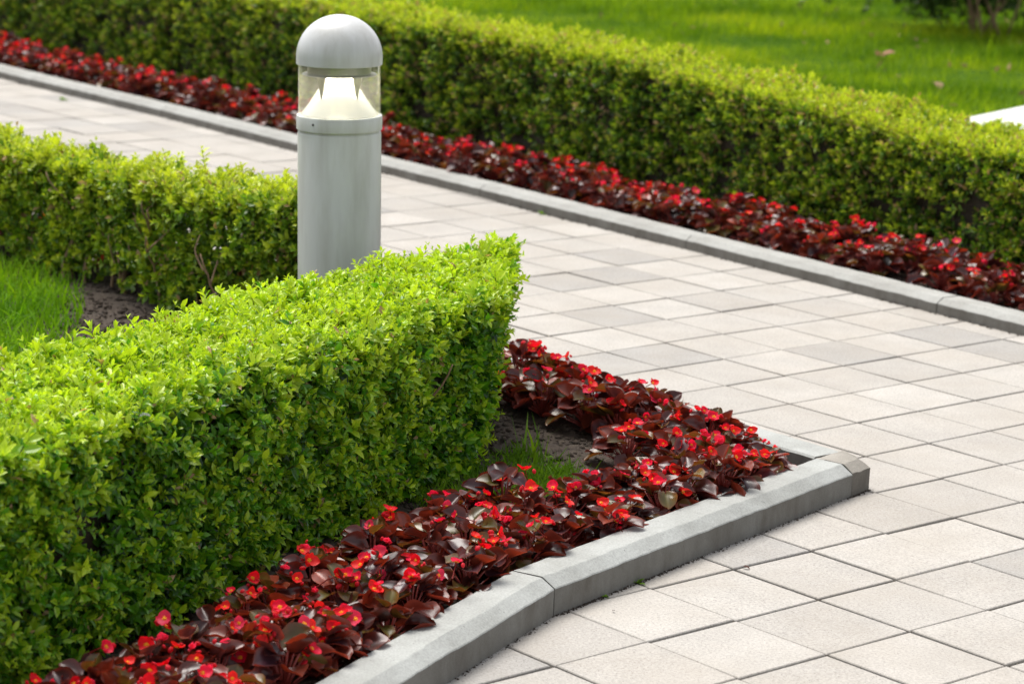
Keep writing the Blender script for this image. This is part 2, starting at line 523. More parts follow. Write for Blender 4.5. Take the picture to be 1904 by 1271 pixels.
def ordw(n_):
    if n_ <= 20: return words[n_-1]
    t, r = (n_//10)*10, n_ % 10
    if r == 0: return tens[t][:-1]+'ieth'
    return tens[t]+'-'+words[r-1]
def cam_px(P):
    r = Vector(P)-Vector((0, 0, CAMZ)); z = r.dot(fwd)
    if z < .1: return (-1e5, -1e5, z)
    f = 4826.17
    return 952+f*r.dot(rt)/z, 635.5-f*r.dot(up)/z, z
def unproj(px, py, z=0.0):
    d = rt*((px-952)/4826.17)+up*(-(py-635.5)/4826.17)+fwd
    t = (z-CAMZ)/d.z; return Vector((0, 0, CAMZ))+d*t
vis = [k for k in range(nF) if any(-20 < cam_px((*(p), .03))[0] < 1924 for p in (pts[k], (pts[k]+pts[k+1])/2, pts[k+1]))]
for k in range(nF):
    if k < vis[0]-1 or k > vis[-1]+1: continue
    a, b = pts[k], pts[k+1]
    if k in vis: lab = f'grey kerb stone edging the far begonia bed, {ordw(vis[-1]-k+1)} counting from the right edge'
    else: lab = 'grey kerb stone of the far bed just outside the picture, ' + ('left' if k < vis[0] else 'right')+' end'
    kerb_stone(a, b, .084, .041, .022, .013, M_kerbf, lab, GKF)

# ------------------------------------------------------------------ leaf sprigs
def leaf_tpl(L, Wd, fold=.25, curl=.15, simple_=False):
    """leaf along +X, normal +Z. tris"""
    if simple_:
        V = np.array([[0, 0, 0], [L*.5, Wd*.5, fold*Wd*.5], [L, 0, -curl*L*.4], [L*.5, -Wd*.5, fold*Wd*.5]])
        F = np.array([[0, 2, 1], [0, 3, 2]])
        return V, F
    V = np.array([[0, 0, 0], [L*.33, 0, .0], [L*.7, 0, -curl*L*.25], [L, 0, -curl*L*.7],
                  [L*.28, Wd*.42, fold*Wd*.4], [L*.66, Wd*.46, fold*Wd*.45-curl*L*.2],
                  [L*.28, -Wd*.42, fold*Wd*.4], [L*.66, -Wd*.46, fold*Wd*.45-curl*L*.2]])
    F = np.array([[0, 1, 4], [1, 2, 5], [1, 5, 4], [2, 3, 5], [0, 6, 1], [1, 7, 2], [1, 6, 7], [2, 7, 3]])
    return V, F
def rotm(ax, an):
    ax = np.asarray(ax, float); ax /= np.linalg.norm(ax); x, y, z = ax; c_, s_ = math.cos(an), math.sin(an); C = 1-c_
    return np.array([[c_+x*x*C, x*y*C-z*s_, x*z*C+y*s_], [y*x*C+z*s_, c_+y*y*C, y*z*C-x*s_], [z*x*C-y*s_, z*y*C+x*s_, c_+z*z*C]])
def sprig(L=.05, pairs=6, leafL=.017, simple_=False, seed=0):
    r = np.random.default_rng(seed)
    Vv, Ff, t_, lid = [], [], [], []
    n_ = 0
    bend = r.normal(size=2)*.18
    def stem(z): return np.array([bend[0]*z*z/L, bend[1]*z*z/L, z])
    for k in range(pairs+1):
        f = (k+.6)/(pairs+.6); z = L*f
        last = k == pairs
        for sgn in ((0, 1) if not last else (0, 1)):
            az = (k % 2)*math.pi/2 + sgn*math.pi + r.normal()*.25
            el = R_(22 + 38*f) if not last else R_(68)
            el += r.normal()*.16
            sc = (.8+.35*math.sin(math.pi*min(1, f*1.05)))*(.72 if last else 1)*(1+r.normal()*.12)
            V, F = leaf_tpl(leafL*sc, leafL*sc*.47, .3+r.random()*.25, .1+r.random()*.35, simple_)
            V = V @ rotm((1, 0, 0), r.normal()*.35).T
            V = V @ rotm((0, 1, 0), -el).T
            V = V @ rotm((0, 0, 1), az).T
            V = V + stem(z)
            Vv.append(V); Ff.append(F+n_); n_ += len(V)
            t_ += [f]*len(V); lid += [r.random()]*len(V)
    # stem: three-sided
    m = 4; base = n_
    for k in range(m):
        z = L*.95*k/(m-1); p = stem(z); rr = .0011*(1-.6*k/(m-1))
        for a in range(3):
            Vv.append((p+np.array([rr*math.cos(a*2.094), rr*math.sin(a*2.094), 0]))[None]); t_.append(-1); lid.append(.5); n_ += 1
    for k in range(m-1):
        for a in range(3):
            a2 = (a+1) % 3; i0, i1, j0, j1 = base+k*3+a, base+k*3+a2, base+k*3+3+a, base+k*3+3+a2
            Ff.append(np.array([[i0, i1, j1], [i0, j1, j0]]))
    return np.vstack(Vv), np.vstack(Ff), np.array(t_), np.array(lid)

def frames(D, twist):
    """rotation matrices taking +Z to D with twist"""
    D = D/np.linalg.norm(D, axis=1, keepdims=True)
    h = np.where(np.abs(D[:, 2:3]) < .9, np.array([[0, 0, 1.]]), np.array([[1., 0, 0]]))
    X = np.cross(h, D); X /= np.linalg.norm(X, axis=1, keepdims=True); Y = np.cross(D, X)
    c_, s_ = np.cos(twist)[:, None], np.sin(twist)[:, None]
    X2 = X*c_+Y*s_; Y2 = -X*s_+Y*c_
    return np.stack([X2, Y2, D], 2)
def scatter(tpls, P, D, S, tintfn, rs):
    """instances of templates baked to one mesh: returns V,F,T"""
    VV, FF, TT = [], [], []; n_ = 0
    which = rs.integers(0, len(tpls), len(P)); tw = rs.uniform(0, 6.28, len(P)); Rm_ = frames(D, tw)
    for k, (V, F, t_, lid) in enumerate(tpls):
        ix = np.nonzero(which == k)[0]
        if not len(ix): continue
        X = np.einsum('nij,vj->nvi', Rm_[ix]*S[ix, None, None], V) + P[ix][:, None]
        T = tintfn(ix, t_, lid)
        FFk = F[None] + (np.arange(len(ix))*len(V))[:, None, None] + n_
        VV.append(X.reshape(-1, 3)); FF.append(FFk.reshape(-1, 3)); TT.append(T.reshape(-1, 3)); n_ += len(ix)*len(V)
    return np.vstack(VV), np.vstack(FF), np.vstack(TT)

def lerp(a, b, t): return a+(b-a)*t

# ------------------------------------------------------------------ hedges
class Hedge:
    """stations: list of (near base xy, near top xy, far top xy, far base xy, height)"""
    def __init__(s, st, seed, lump=.012):
        s.nb = np.array([q[0] for q in st], float); s.nt = np.array([q[1] for q in st], float)
        s.ft = np.array([q[2] for q in st], float); s.fb = np.array([q[3] for q in st], float)
        s.h = np.array([q[4] for q in st], float)
        mid = (s.nt+s.ft)/2; L = np.r_[0, np.cumsum(np.linalg.norm(np.diff(mid, axis=0), axis=1))]
        s.L = L[-1]; s.u = L/L[-1]; s.seed = seed; s.lump = lump
    def ip(s, A_, u): return np.stack([np.interp(u, s.u, A_[:, k]) for k in range(2)], 1)
    def point(s, u, q, z0=.01):
        """q: 0..1 near face bottom->top, 1..2 top near->far, 2..3 far face top->bottom; returns P, N"""
        nb, nt_, ft, fb = s.ip(s.nb, u), s.ip(s.nt, u), s.ip(s.ft, u), s.ip(s.fb, u); h = np.interp(u, s.u, s.h)
        xy = np.empty_like(nb); z = np.empty(len(u)); N = np.zeros((len(u), 3))
        ac = ft-nt_; acn = ac/np.linalg.norm(ac, axis=1, keepdims=True)
        m = q < 1; v = q[m]
        xy[m] = nb[m]+(nt_[m]-nb[m])*v[:, None]; z[m] = z0+(h[m]-z0)*v; N[m, :2] = -acn[m]
        m = (q >= 1) & (q < 2); v = q[m]-1
        xy[m] = nt_[m]+ac[m]*v[:, None]; z[m] = h[m]; N[m, 2] = 1
        m = q >= 2; v = q[m]-2
        xy[m] = ft[m]+(fb[m]-ft[m])*v[:, None]; z[m] = h[m]+(z0-h[m])*v; N[m, :2] = acn[m]
        # rounded shoulders
        for qc, sg in ((1., 1), (2., -1)):
            e = np.clip(1-np.abs(q-qc)/.12, 0, 1); e = e*e
            up_ = np.zeros((len(u), 3)); up_[:, 2] = 1
            side = np.zeros((len(u), 3)); side[:, :2] = -acn*sg
            Nb = up_+side; Nb /= np.linalg.norm(Nb, axis=1, keepdims=True)
            N = N*(1-e[:, None])+Nb*e[:, None]
            N /= np.linalg.norm(N, axis=1, keepdims=True)
            z -= e*.018; xy += acn*sg*(e*.014)[:, None]
        P = np.c_[xy, z]
        d = fnoise(P, s.seed, 9., 2)*s.lump*1.3 + fnoise(P, s.seed+5, 34., 2)*s.lump*.7
        return P + N*d[:, None], N
    def endcap(s, n_, which, rs):
        k = -1 if which else 0
        a, b = rs.random(n_), rs.random(n_)
        nb, nt_, ft, fb = s.nb[k], s.nt[k], s.ft[k], s.fb[k]; h = s.h[k]
        lo_ = nb+(fb-nb)*a[:, None]; hi_ = nt_+(ft-nt_)*a[:, None]
        xy = lo_+(hi_-lo_)*b[:, None]; P = np.c_[xy, .01+(h-.01)*b]
        ax = (s.nt[-1]+s.ft[-1]-s.nt[-2]-s.ft[-2]) if which else (s.nt[0]+s.ft[0]-s.nt[1]-s.ft[1])
        ax = ax/np.linalg.norm(ax); N = np.tile(np.r_[ax, 0], (n_, 1)); N[:, 2] = np.clip((b-.8)*3, 0, .7)
        bul = .03*np.sin(np.pi*a)
        P[:, :2] += ax*(bul + fnoise(P, s.seed+9, 25., 2)*s.lump*1.3)[:, None]
        return P, N/np.linalg.norm(N, axis=1, keepdims=True)
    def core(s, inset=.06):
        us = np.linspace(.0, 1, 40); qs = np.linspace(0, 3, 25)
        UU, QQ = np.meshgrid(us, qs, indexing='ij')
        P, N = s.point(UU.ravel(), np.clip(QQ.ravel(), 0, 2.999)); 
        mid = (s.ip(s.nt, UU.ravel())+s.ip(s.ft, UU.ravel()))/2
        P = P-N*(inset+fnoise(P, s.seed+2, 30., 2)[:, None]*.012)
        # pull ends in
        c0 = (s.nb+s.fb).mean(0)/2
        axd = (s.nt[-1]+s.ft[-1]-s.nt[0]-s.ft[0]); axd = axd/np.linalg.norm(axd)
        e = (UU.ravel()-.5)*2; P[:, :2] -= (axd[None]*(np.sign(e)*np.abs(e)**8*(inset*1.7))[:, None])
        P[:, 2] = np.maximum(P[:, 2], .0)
        nq = len(qs); F = []
        for i in range(len(us)-1):
            for j in range(nq-1):
                F.append((i*nq+j, i*nq+j+1, (i+1)*nq+j+1, (i+1)*nq+j))
        nU = len(us)
        V = P.tolist()
        for i in (0, nU-1):
            cpt = P[i*nq:(i+1)*nq].mean(0); V.append(cpt.tolist()); ci = len(V)-1
            for j in range(nq-1):
                F.append((i*nq+j, i*nq+j+1, ci))
            F.append((i*nq+nq-1, i*nq, ci))
        return V, F

def tint_box(pal_old, pal_mid, pal_new, newness, rs, brown=0.0):
    old, mid, new = (np.array(x) for x in (pal_old, pal_mid, pal_new))
    def fn(ix, t_, lid):
        n_ = len(ix); m = len(t_)
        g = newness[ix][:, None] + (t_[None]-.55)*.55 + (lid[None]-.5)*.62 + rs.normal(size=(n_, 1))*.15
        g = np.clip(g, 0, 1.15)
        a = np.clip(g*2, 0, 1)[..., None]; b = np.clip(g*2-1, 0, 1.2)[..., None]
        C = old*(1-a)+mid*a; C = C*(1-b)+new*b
        C = C*(1+(rs.random((n_, 1, 1))-.5)*.35)
        # whole sprigs that died back, odd yellow leaves
        yl = ((lid[None]*97.3+rs.random((n_, 1))*1.0) % 1) < brown
        C[yl] = (np.array([.50, .33, .18])*rs.uniform(.6, 1.2, (int(yl.sum()), 1)))
        st_ = t_ < 0
        C[:, st_] = np.array([.16, .11, .05])
        return np.clip(C, .003, .9)
    return fn

def build_hedge(name, H, label, cat, group, n_face, n_top, n_far, n_end, tpls, scale, seed, new_top, new_side, pal, brown, qmin=0., tall=.02, core_inset=.06, sparse=None, ends=(0, 1), with_core=True, floor=.16, gap=1.3):
    rs = np.random.default_rng(seed)
    root = empty(name, (float(H.nb[:, 0].mean()), float(H.nb[:, 1].mean()), 0.02))
    org = np.array(root.location)
    tag(root, label, cat, group)
    Ps, Ns, new = [], [], []
    def add(P, N, nw): Ps.append(P); Ns.append(N); new.append(nw)
    q = qmin+(1-qmin)*rs.random(n_face)**(.8 if qmin > 0 else 1); u = rs.random(n_face)
    P, N = H.point(u, q); add(P, N, new_side+.35*np.clip((q-.80)/.2, 0, 1)**1.5)
    q = 1+rs.random(n_top)*.999; u = rs.random(n_top); P, N = H.point(u, q); add(P, N, np.full(n_top, new_top))
    q = 2+rs.random(n_far)*.999; u = rs.random(n_far); P, N = H.point(u, q); add(P, N, np.full(n_far, new_side+.1))
    for e in ends:
        P, N = H.endcap(n_end, e, rs); add(P, N, np.full(n_end, new_side+.1)+.3*np.clip((P[:, 2]-.28)/.1, 0, 1))
    P = np.vstack(Ps); N = np.vstack(Ns); nw = np.concatenate(new)
    # patchy density: drop sprigs where a slow noise is low on the flanks
    pn = fnoise(P, seed+31, 16., 2)
    keep = rs.random(len(P)) < np.clip(1.0+pn*gap, floor, 1)
    keep |= N[:, 2] > .6
    if sparse is not None: keep &= sparse(P, rs)
    P, N, nw, pn = P[keep], N[keep], nw[keep], pn[keep]
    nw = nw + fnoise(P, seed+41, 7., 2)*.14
    # direction: outwards, somewhat upwards, random
    D = N*1.0 + np.array([0, 0, .55]) + rs.normal(size=P.shape)*.42
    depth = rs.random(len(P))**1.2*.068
    side = N[:, 2] < .5
    S = scale*(1+rs.normal(size=len(P))*.16)
    L0 = .05*scale
    base = P - N*(depth+L0*.62)[:, None]
    # some long shoots standing out of the top
    shoot = (~side) & (rs.random(len(P)) < .10)
    base[shoot] += N[shoot]*(rs.random(shoot.sum())*tall)[:, None]
    nw = nw - depth*4.2  # deeper sprigs tinted darker: gap shade put into the leaf colour
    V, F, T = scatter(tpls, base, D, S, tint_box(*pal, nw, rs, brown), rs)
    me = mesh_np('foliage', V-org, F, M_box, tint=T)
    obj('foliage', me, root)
    if with_core:
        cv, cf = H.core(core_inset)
        obj('added_core', mesh_py('added_core', np.array(cv)-org, cf, M_core), root)  # dark opaque core added inside the leaves to stop light passing through
    return root, org

TPL_N = [sprig(.052, 6, .0195, False, k) for k in range(7)]
TPL_M = [sprig(.05, 5, .019, False, 20+k) for k in range(4)]
TPL_F = [sprig(.05, 5, .021, True, 40+k) for k in range(5)]
PAL1 = ((.011, .052, .009), (.105, .31, .012), (.44, .60, .03))
PAL2 = ((.038, .095, .012), (.17, .32, .018), (.48, .57, .04))
PALF = ((.030, .080, .012), (.115, .25, .016), (.48, .57, .04))

def offs(p, n_, o): return tuple(np.array(p)+n_*o)
# hedge 1, near: measured from the photograph
near_top = [(-1.05, 2.68), (-.80, 3.18), (-.69, 3.42), (-.592, 3.62), (-.44, 3.984), (-.303, 4.286), (-.150, 4.62), (-.022, 4.868)]
near_base = [(-1.03, 2.68), (-.78, 3.18), (-.67, 3.42), (-.58, 3.63), (-.43, 3.99), (-.32, 4.26), (-.185, 4.53), (-.075, 4.79)]
far_top = [(-1.37, 2.85), (-1.12, 3.34), (-.98, 3.68), (-.82, 4.0), (-.69, 4.28), (-.545, 4.60), (-.34, 5.02), (-.012, 5.47)]
hh = [.405, .405, .40, .40, .395, .385, .375, .375]
st = []
for k in range(8):
    nb, ntp, ft = np.array(near_base[k]), np.array(near_top[k]), np.array(far_top[k])
    inn = (ft-ntp)/np.linalg.norm(ft-ntp)
    fb = ft - inn*.03
    if k == 7: fb = np.array((-.09, 5.32)); 
    st.append((nb+inn*.02, ntp+inn*.012, ft-inn*.012, fb, hh[k]-.012))
H1 = Hedge(st, 11, .013)
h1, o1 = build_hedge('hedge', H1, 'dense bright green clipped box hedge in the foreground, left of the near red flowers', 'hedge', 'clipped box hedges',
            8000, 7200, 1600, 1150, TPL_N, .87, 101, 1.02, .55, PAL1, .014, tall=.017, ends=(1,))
# hedge 2, left middle
near_top = [(-2.3, 7.55), (-1.75, 7.0), (-1.33, 6.66), (-1.03, 6.40), (-.80, 6.08), (-.45, 5.86)]
near_base = near_top
far_top = [(-2.1, 7.85), (-1.58, 7.28), (-1.40, 6.98), (-1.09, 6.72), (-.84, 6.43), (-.42, 6.18)]
hh = [.34, .34, .335, .335, .345, .36]
st = []
for k in range(6):
    nb, ft = np.array(near_base[k]), np.array(far_top[k])
    inn = (ft-nb)/np.linalg.norm(ft-nb)
    st.append((nb+inn*.03, nb+inn*.01, ft-inn*.01, ft-inn*.03, hh[k]-.01))
H2 = Hedge(st, 23, .016)
def sp2(P, rs):
    x = P[:, 0]
    lowfree = .055+.035*np.sin(x*17)+.035*np.sin(x*41+1)
    lowfree = np.where(x > -.72, .03, lowfree)
    return (P[:, 2] > lowfree) | (rs.random(len(P)) < .10)
h2, o2 = build_hedge('hedge', H2, 'loose yellow-green box hedge with bare brown stems, left of the bollard light', 'hedge', 'clipped box hedges',
            4800, 3000, 2300, 500, TPL_M, .98, 202, 1.0, .58, PAL2, .030, tall=.03, sparse=sp2, ends=(0, 1), core_inset=.10, with_core=False, floor=.5)
# far hedge
near_l, far_l, hts = [], [], []
hk = [(-9, .46), (0, .46), (.36, .45), (.73, .425), (1.06, .40), (1.39, .375), (3.5, .365)]
fpts, atf, cumf = walk(KF, 1.2, .7)
nl = off_line(fpts, .47); fl = off_line(fpts, .88)
st = []
for k in range(len(fpts)):
    if nl[k][0] > 2.6 or nl[k][1] > 13.6: continue
    h = float(np.interp(nl[k][0], [a for a, b in hk], [b for a, b in hk]))
    inn = (fl[k]-nl[k])/np.linalg.norm(fl[k]-nl[k])
    st.append((nl[k]-inn*.0, nl[k]+inn*.02, fl[k]-inn*.01, fl[k]-inn*.02, h-.015))
H3 = Hedge(st, 37, .014)
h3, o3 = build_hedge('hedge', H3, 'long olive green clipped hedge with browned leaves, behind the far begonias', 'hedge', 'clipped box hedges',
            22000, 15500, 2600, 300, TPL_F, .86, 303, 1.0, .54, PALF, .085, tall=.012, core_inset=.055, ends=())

# ------------------------------------------------------------------ tubes and stems
def tube(path, radii, n_=6):
    path = [Vector(p) for p in path]; V, F = [], []
    for k, p in enumerate(path):
        d = (path[min(k+1, len(path)-1)]-path[max(k-1, 0)]).normalized()
        x = d.orthogonal().normalized(); y = d.cross(x)
        for a in range(n_):
            an = a*2*math.pi/n_; V.append(p+(x*math.cos(an)+y*math.sin(an))*radii[k])
    for k in range(len(path)-1):
        for a in range(n_):
            a2 = (a+1) % n_; F.append((k*n_+a, k*n_+a2, (k+1)*n_+a2, (k+1)*n_+a))
    F.append(tuple(range(n_))[::-1]); F.append(tuple((len(path)-1)*n_+a for a in range(n_)))
    return V, F
def merge(parts):
    V, F = [], []
    for v, f in parts:
        b = len(V); V += list(v); F += [tuple(i+b for i in q) for q in f]
    return V, F
def branchy(rs, h, r, spread, n_side=4, wob=1.0):
    """one crooked stem with a few side shoots"""
    parts = []; p = Vector((0, 0, -.02)); path = [p.copy()]; d = Vector((rs.normal()*.25, rs.normal()*.25, 1)).normalized()
    n_ = 9
    for k in range(n_):
        d = (d+Vector((rs.normal()*.22*wob, rs.normal()*.22*wob, .12))).normalized(); p = p+d*(h/n_); path.append(p.copy())
    parts.append(tube(path, [r*(1-.6*k/n_) for k in range(n_+1)]))
    for j in range(n_side):
        k = int(rs.integers(2, n_-1)); q = path[k].copy(); az = rs.uniform(0, 6.28); dd = Vector((math.cos(az)*spread, math.sin(az)*spread, .8)).normalized(); pp = [q.copy()]
        m = 6
        for i in range(m):
            dd = (dd+Vector((rs.normal()*.2, rs.normal()*.2, .15))).normalized(); q = q+dd*(h*.45/m); pp.append(q.copy())
        parts.append(tube(pp, [r*.5*(1-.7*i/m)+.0005 for i in range(m+1)], 5))
    return merge(parts)
rs = np.random.default_rng(5)
ln = np.array([(-1.75, 7.06), (-1.33, 6.72), (-1.03, 6.46), (-.84, 6.18), (-.5, 5.94)])
for k, tt in enumerate([.18, .33, .42, .44, .475, .52, .56, .60, .655, .66, .685, .73, .80, .9]):
    u = tt; seg = u*4; i = min(int(seg), 3); p = ln[i]+(ln[i+1]-ln[i])*(seg-i)
    p = p + rs.normal(size=2)*.02 + np.array([.0, .00])
    big = k in (2, 3, 5, 8, 9)
    V, F = branchy(rs, .30 if big else .24, .0075 if big else .0045, .9, 4 if big else 2)
    o = obj('stem', mesh_py('stem', V, F, M_bark, True), h2, loc=(p[0]-o2[0], p[1]-o2[1], 0.0))
# a few stems and dead twigs inside hedge 1, seen at its foot
for k, (x, y) in enumerate([(-.20, 4.66), (-.25, 4.72), (-.17, 4.80), (-.36, 4.38), (-.62, 3.85)]):
    V, F = branchy(rs, .3, .006, .8, 4)
    obj('stem', mesh_py('stem', V, F, M_bark, True), h1, loc=(x-o1[0], y-o1[1], 0.0))

# ------------------------------------------------------------------ bollard light
def lathe(prof, n_=64, closed=False):
    V, F = [], []
    for r, z in prof:
        for a in range(n_):
            an = 2*math.pi*a/n_; V.append((r*math.cos(an), r*math.sin(an), z))
    for k in range(len(prof)-1):
        for a in range(n_):
            a2 = (a+1) % n_; F.append((k*n_+a, k*n_+a2, (k+1)*n_+a2, (k+1)*n_+a))
    return V, F
def paint_mat(name, col):
    m, n, b = mat_new(name)
    tc = nd(n, 'ShaderNodeTexCoord'); mp = nd(n, 'ShaderNodeMapping'); mp.inputs['Scale'].default_value = (14, 14, 2.2)
    n.links.new(tc.outputs['Object'], mp.inputs['Vector'])
    no = nd(n, 'ShaderNodeTexNoise', Scale=1.6, Detail=5., Roughness=.6); n.links.new(mp.outputs[0], no.inputs['Vector'])
    cr = n.nodes.new('ShaderNodeValToRGB')
    cr.color_ramp.elements[0].position = .32; cr.color_ramp.elements[0].color = (*[x*k for x, k in zip(col, (.80, .79, .75))], 1)
    cr.color_ramp.elements[1].position = .6; cr.color_ramp.elements[1].color = (*col, 1)
    n.links.new(no.outputs['Fac'], cr.inputs[0]); n.links.new(cr.outputs[0], b.inputs['Base Color'])
    mr = nd(n, 'ShaderNodeMapRange'); mr.inputs['To Min'].default_value = .25; mr.inputs['To Max'].default_value = .48
    n.links.new(no.outputs['Fac'], mr.inputs['Value']); n.links.new(mr.outputs[0], b.inputs['Roughness'])
    b.inputs['Coat Weight'].default_value = .2; b.inputs['Coat Roughness'].default_value = .15
    return m
M_paint = paint_mat('bollard_paint', (.60, .61, .585))
M_dome = paint_mat('bollard_dome_paint', (.60, .605, .605))
M_alu = simple('polished_reflector', (.92, .91, .87), .22, 1.0)
M_enam = simple('white_reflector', (.93, .92, .88), .24, .55)
M_alu2 = simple('satin_aluminium', (.45, .44, .40), .3, .9)
M_screw = simple('dark_screw', (.06, .06, .06), .4, .6)
def glass_mat():
    m, n, b = mat_new('clear_acrylic')
    t = n.nodes.new('ShaderNodeBsdfTransparent'); t.inputs[0].default_value = (.955, .95, .90, 1)
    g = n.nodes.new('ShaderNodeBsdfGlossy'); g.inputs['Roughness'].default_value = .06; g.inputs[0].default_value = (1, 1, .97, 1)
    lw0 = nd(n, 'ShaderNodeLayerWeight', Blend=.5)
    lw = nd(n, 'ShaderNodeMath', operation='POWER'); lw.inputs[1].default_value = 4.5; n.links.new(lw0.outputs['Facing'], lw.inputs[0])
    lm = nd(n, 'ShaderNodeMath', operation='MULTIPLY_ADD'); lm.inputs[1].default_value = .75; lm.inputs[2].default_value = .04; n.links.new(lw.outputs[0], lm.inputs[0]); lw = lm
    df = n.nodes.new('ShaderNodeBsdfDiffuse'); df.inputs[0].default_value = (.9, .86, .72, 1)
    m0 = n.nodes.new('ShaderNodeMixShader'); m0.inputs[0].default_value = .12; n.links.new(t.outputs[0], m0.inputs[1]); n.links.new(df.outputs[0], m0.inputs[2]); t = m0
    mx = n.nodes.new('ShaderNodeMixShader'); n.links.new(lw.outputs[0], mx.inputs[0]); n.links.new(t.outputs[0], mx.inputs[1]); n.links.new(g.outputs[0], mx.inputs[2])
    n.links.new(mx.outputs[0], n.nodes['Material Output'].inputs['Surface'])
    return m
M_glass = glass_mat()
m_, n_, b_ = mat_new('lamp_glow')
b_.inputs['Base Color'].default_value = (1, .95, .85, 1); b_.inputs['Emission Color'].default_value = (1, .96, .86, 1); b_.inputs['Emission Strength'].default_value = 26.
M_glow = m_

BX, BY = -.3708, 5.5
bol = empty('bollard_light', (BX, BY, .0)); bol.rotation_euler = (0, R_(-1.75), 0)
tag(bol, 'light grey domed bollard light standing between the two box hedges', 'bollard light')
def bpart(name, prof, mat, parent=None, n_=72, smooth=True, bev=False):
    V, F = lathe(prof, n_)
    me = mesh_py(name, V, F, mat, smooth)
    try: me.set_sharp_from_angle(angle=R_(35))
    except Exception: pass
    return obj(name, me, parent or bol)
r = .0893
bpart('post', [(r, -.05), (r, .572), (r-.0012, .5755), (r-.003, .5765), (r-.003, .5805)], M_paint)
bpart('collar', [(r-.0030, .5800), (r+.0012, .5806), (r+.0022, .582), (r+.0022, .609), (r+.0012, .611), (r-.004, .6118), (.05, .612)], M_paint)
dome = [(.078, .7195), (r+.0012, .7185), (r+.0022, .7195), (r+.0024, .734)]
for k in range(1, 25):
    a = k/24*math.pi/2; dome.append((max(.0001, (r+.0024)*math.cos(a)), .734+.0895*math.sin(a)))
bpart('dome_cap', dome, M_dome)
bpart('lens_cylinder', [(.0872, .6115), (.0872, .7195)], M_glass)
bpart('reflector_cone', [(.0825, .6125), (.0815, .6145), (.070, .628), (.059, .644), (.048, .660), (.038, .675), (.030, .690)], M_enam)
bpart('louvre_ring', [(.068, .719), (.068, .701), (.0785, .6985), (.0795, .697), (.066, .6945), (.052, .6965), (.0, .6965)], M_alu2)
for k, az in enumerate((R_(-90-42+4), R_(-90+42+4), R_(48), R_(132))):
    # short tapering lamp-holder fins hanging from the ring
    V = []; 
    ca, sa = math.cos(az), math.sin(az); tx, ty = -sa, ca
    for (rr, w, z) in ((.053, .0125, .6965), (.058, .0125, .6965), (.0555, .0008, .647), (.0565, .0008, .647)):
        V += [(rr*ca+tx*w, rr*sa+ty*w, z), (rr*ca-tx*w, rr*sa-ty*w, z)]
    F = [(0, 1, 3, 2), (0, 1, 5, 4), (2, 3, 7, 6), (0, 2, 6, 4), (1, 3, 7, 5), (4, 5, 7, 6)]
    obj('fin', mesh_py('fin', V, F, M_alu2), bol)
bpart('lamp', [(.0001, .668), (.008, .669), (.011, .673), (.0118, .680), (.0118, .6955)], M_glow) if False else None
ring = bpart('lamp', [(.033, .6955), (.034, .691), (.042, .6895), (.050, .691), (.050, .6955)], M_glow)
az = R_(-90-33)
V, F = lathe([(.0001, .0018), (.002, .0016), (.0028, 0)], 12)
sc = obj('screw', mesh_py('screw', V, F, M_screw, True), bol, loc=((r+.0022)*math.cos(az), (r+.0022)*math.sin(az), .598))
sc.rotation_euler = Vector((math.cos(az), math.sin(az), 0)).to_track_quat('Z', 'Y').to_euler()

# ------------------------------------------------------------------ begonias
def beg_leaf(r, L, Wd, cup, wav):
    """rounded oblique leaf along +X"""
    nu, nv = 9, 9; V = []; tt = []
    asym = r.uniform(-.18, .18); droop = r.uniform(.1, .5); ph = r.uniform(0, 6)
    for i in range(nu):
        u = i/(nu-1)
        w = Wd*.5*max(.02, (1-abs(2*u**.9-1)**2.3))**.5
        for j in range(nv):
            v = -1+2*j/(nv-1)
            ww = w*(1+asym*(1 if v > 0 else -1))
            x = L*(u - .10*abs(v)*(1-u)*2); y = v*ww
            rib = abs(math.sin((math.atan2(y, x+.15*L))*4.2))
            z = cup*Wd*(v*v)*(.4+.6*math.sin(math.pi*u)) - droop*L*u*u*.5 + wav*Wd*math.sin(u*7+ph+v*2)*abs(v)**1.5 + .0016*rib
            V.append((x, y, z)); e = max(abs(v)**3, u**6)
            tt.append((e, rib))
    F = []
    for i in range(nu-1):
        for j in range(nv-1):
            a = i*nv+j; F += [(a, a+nv, a+nv+1), (a, a+nv+1, a+1)]
    return np.array(V), np.array(F), np.array(tt)
BR = np.array((.060, .014, .012)); BR2 = np.array((.17, .032, .016)); BG = np.array((.085, .070, .014)); BP = np.array((.036, .014, .020))
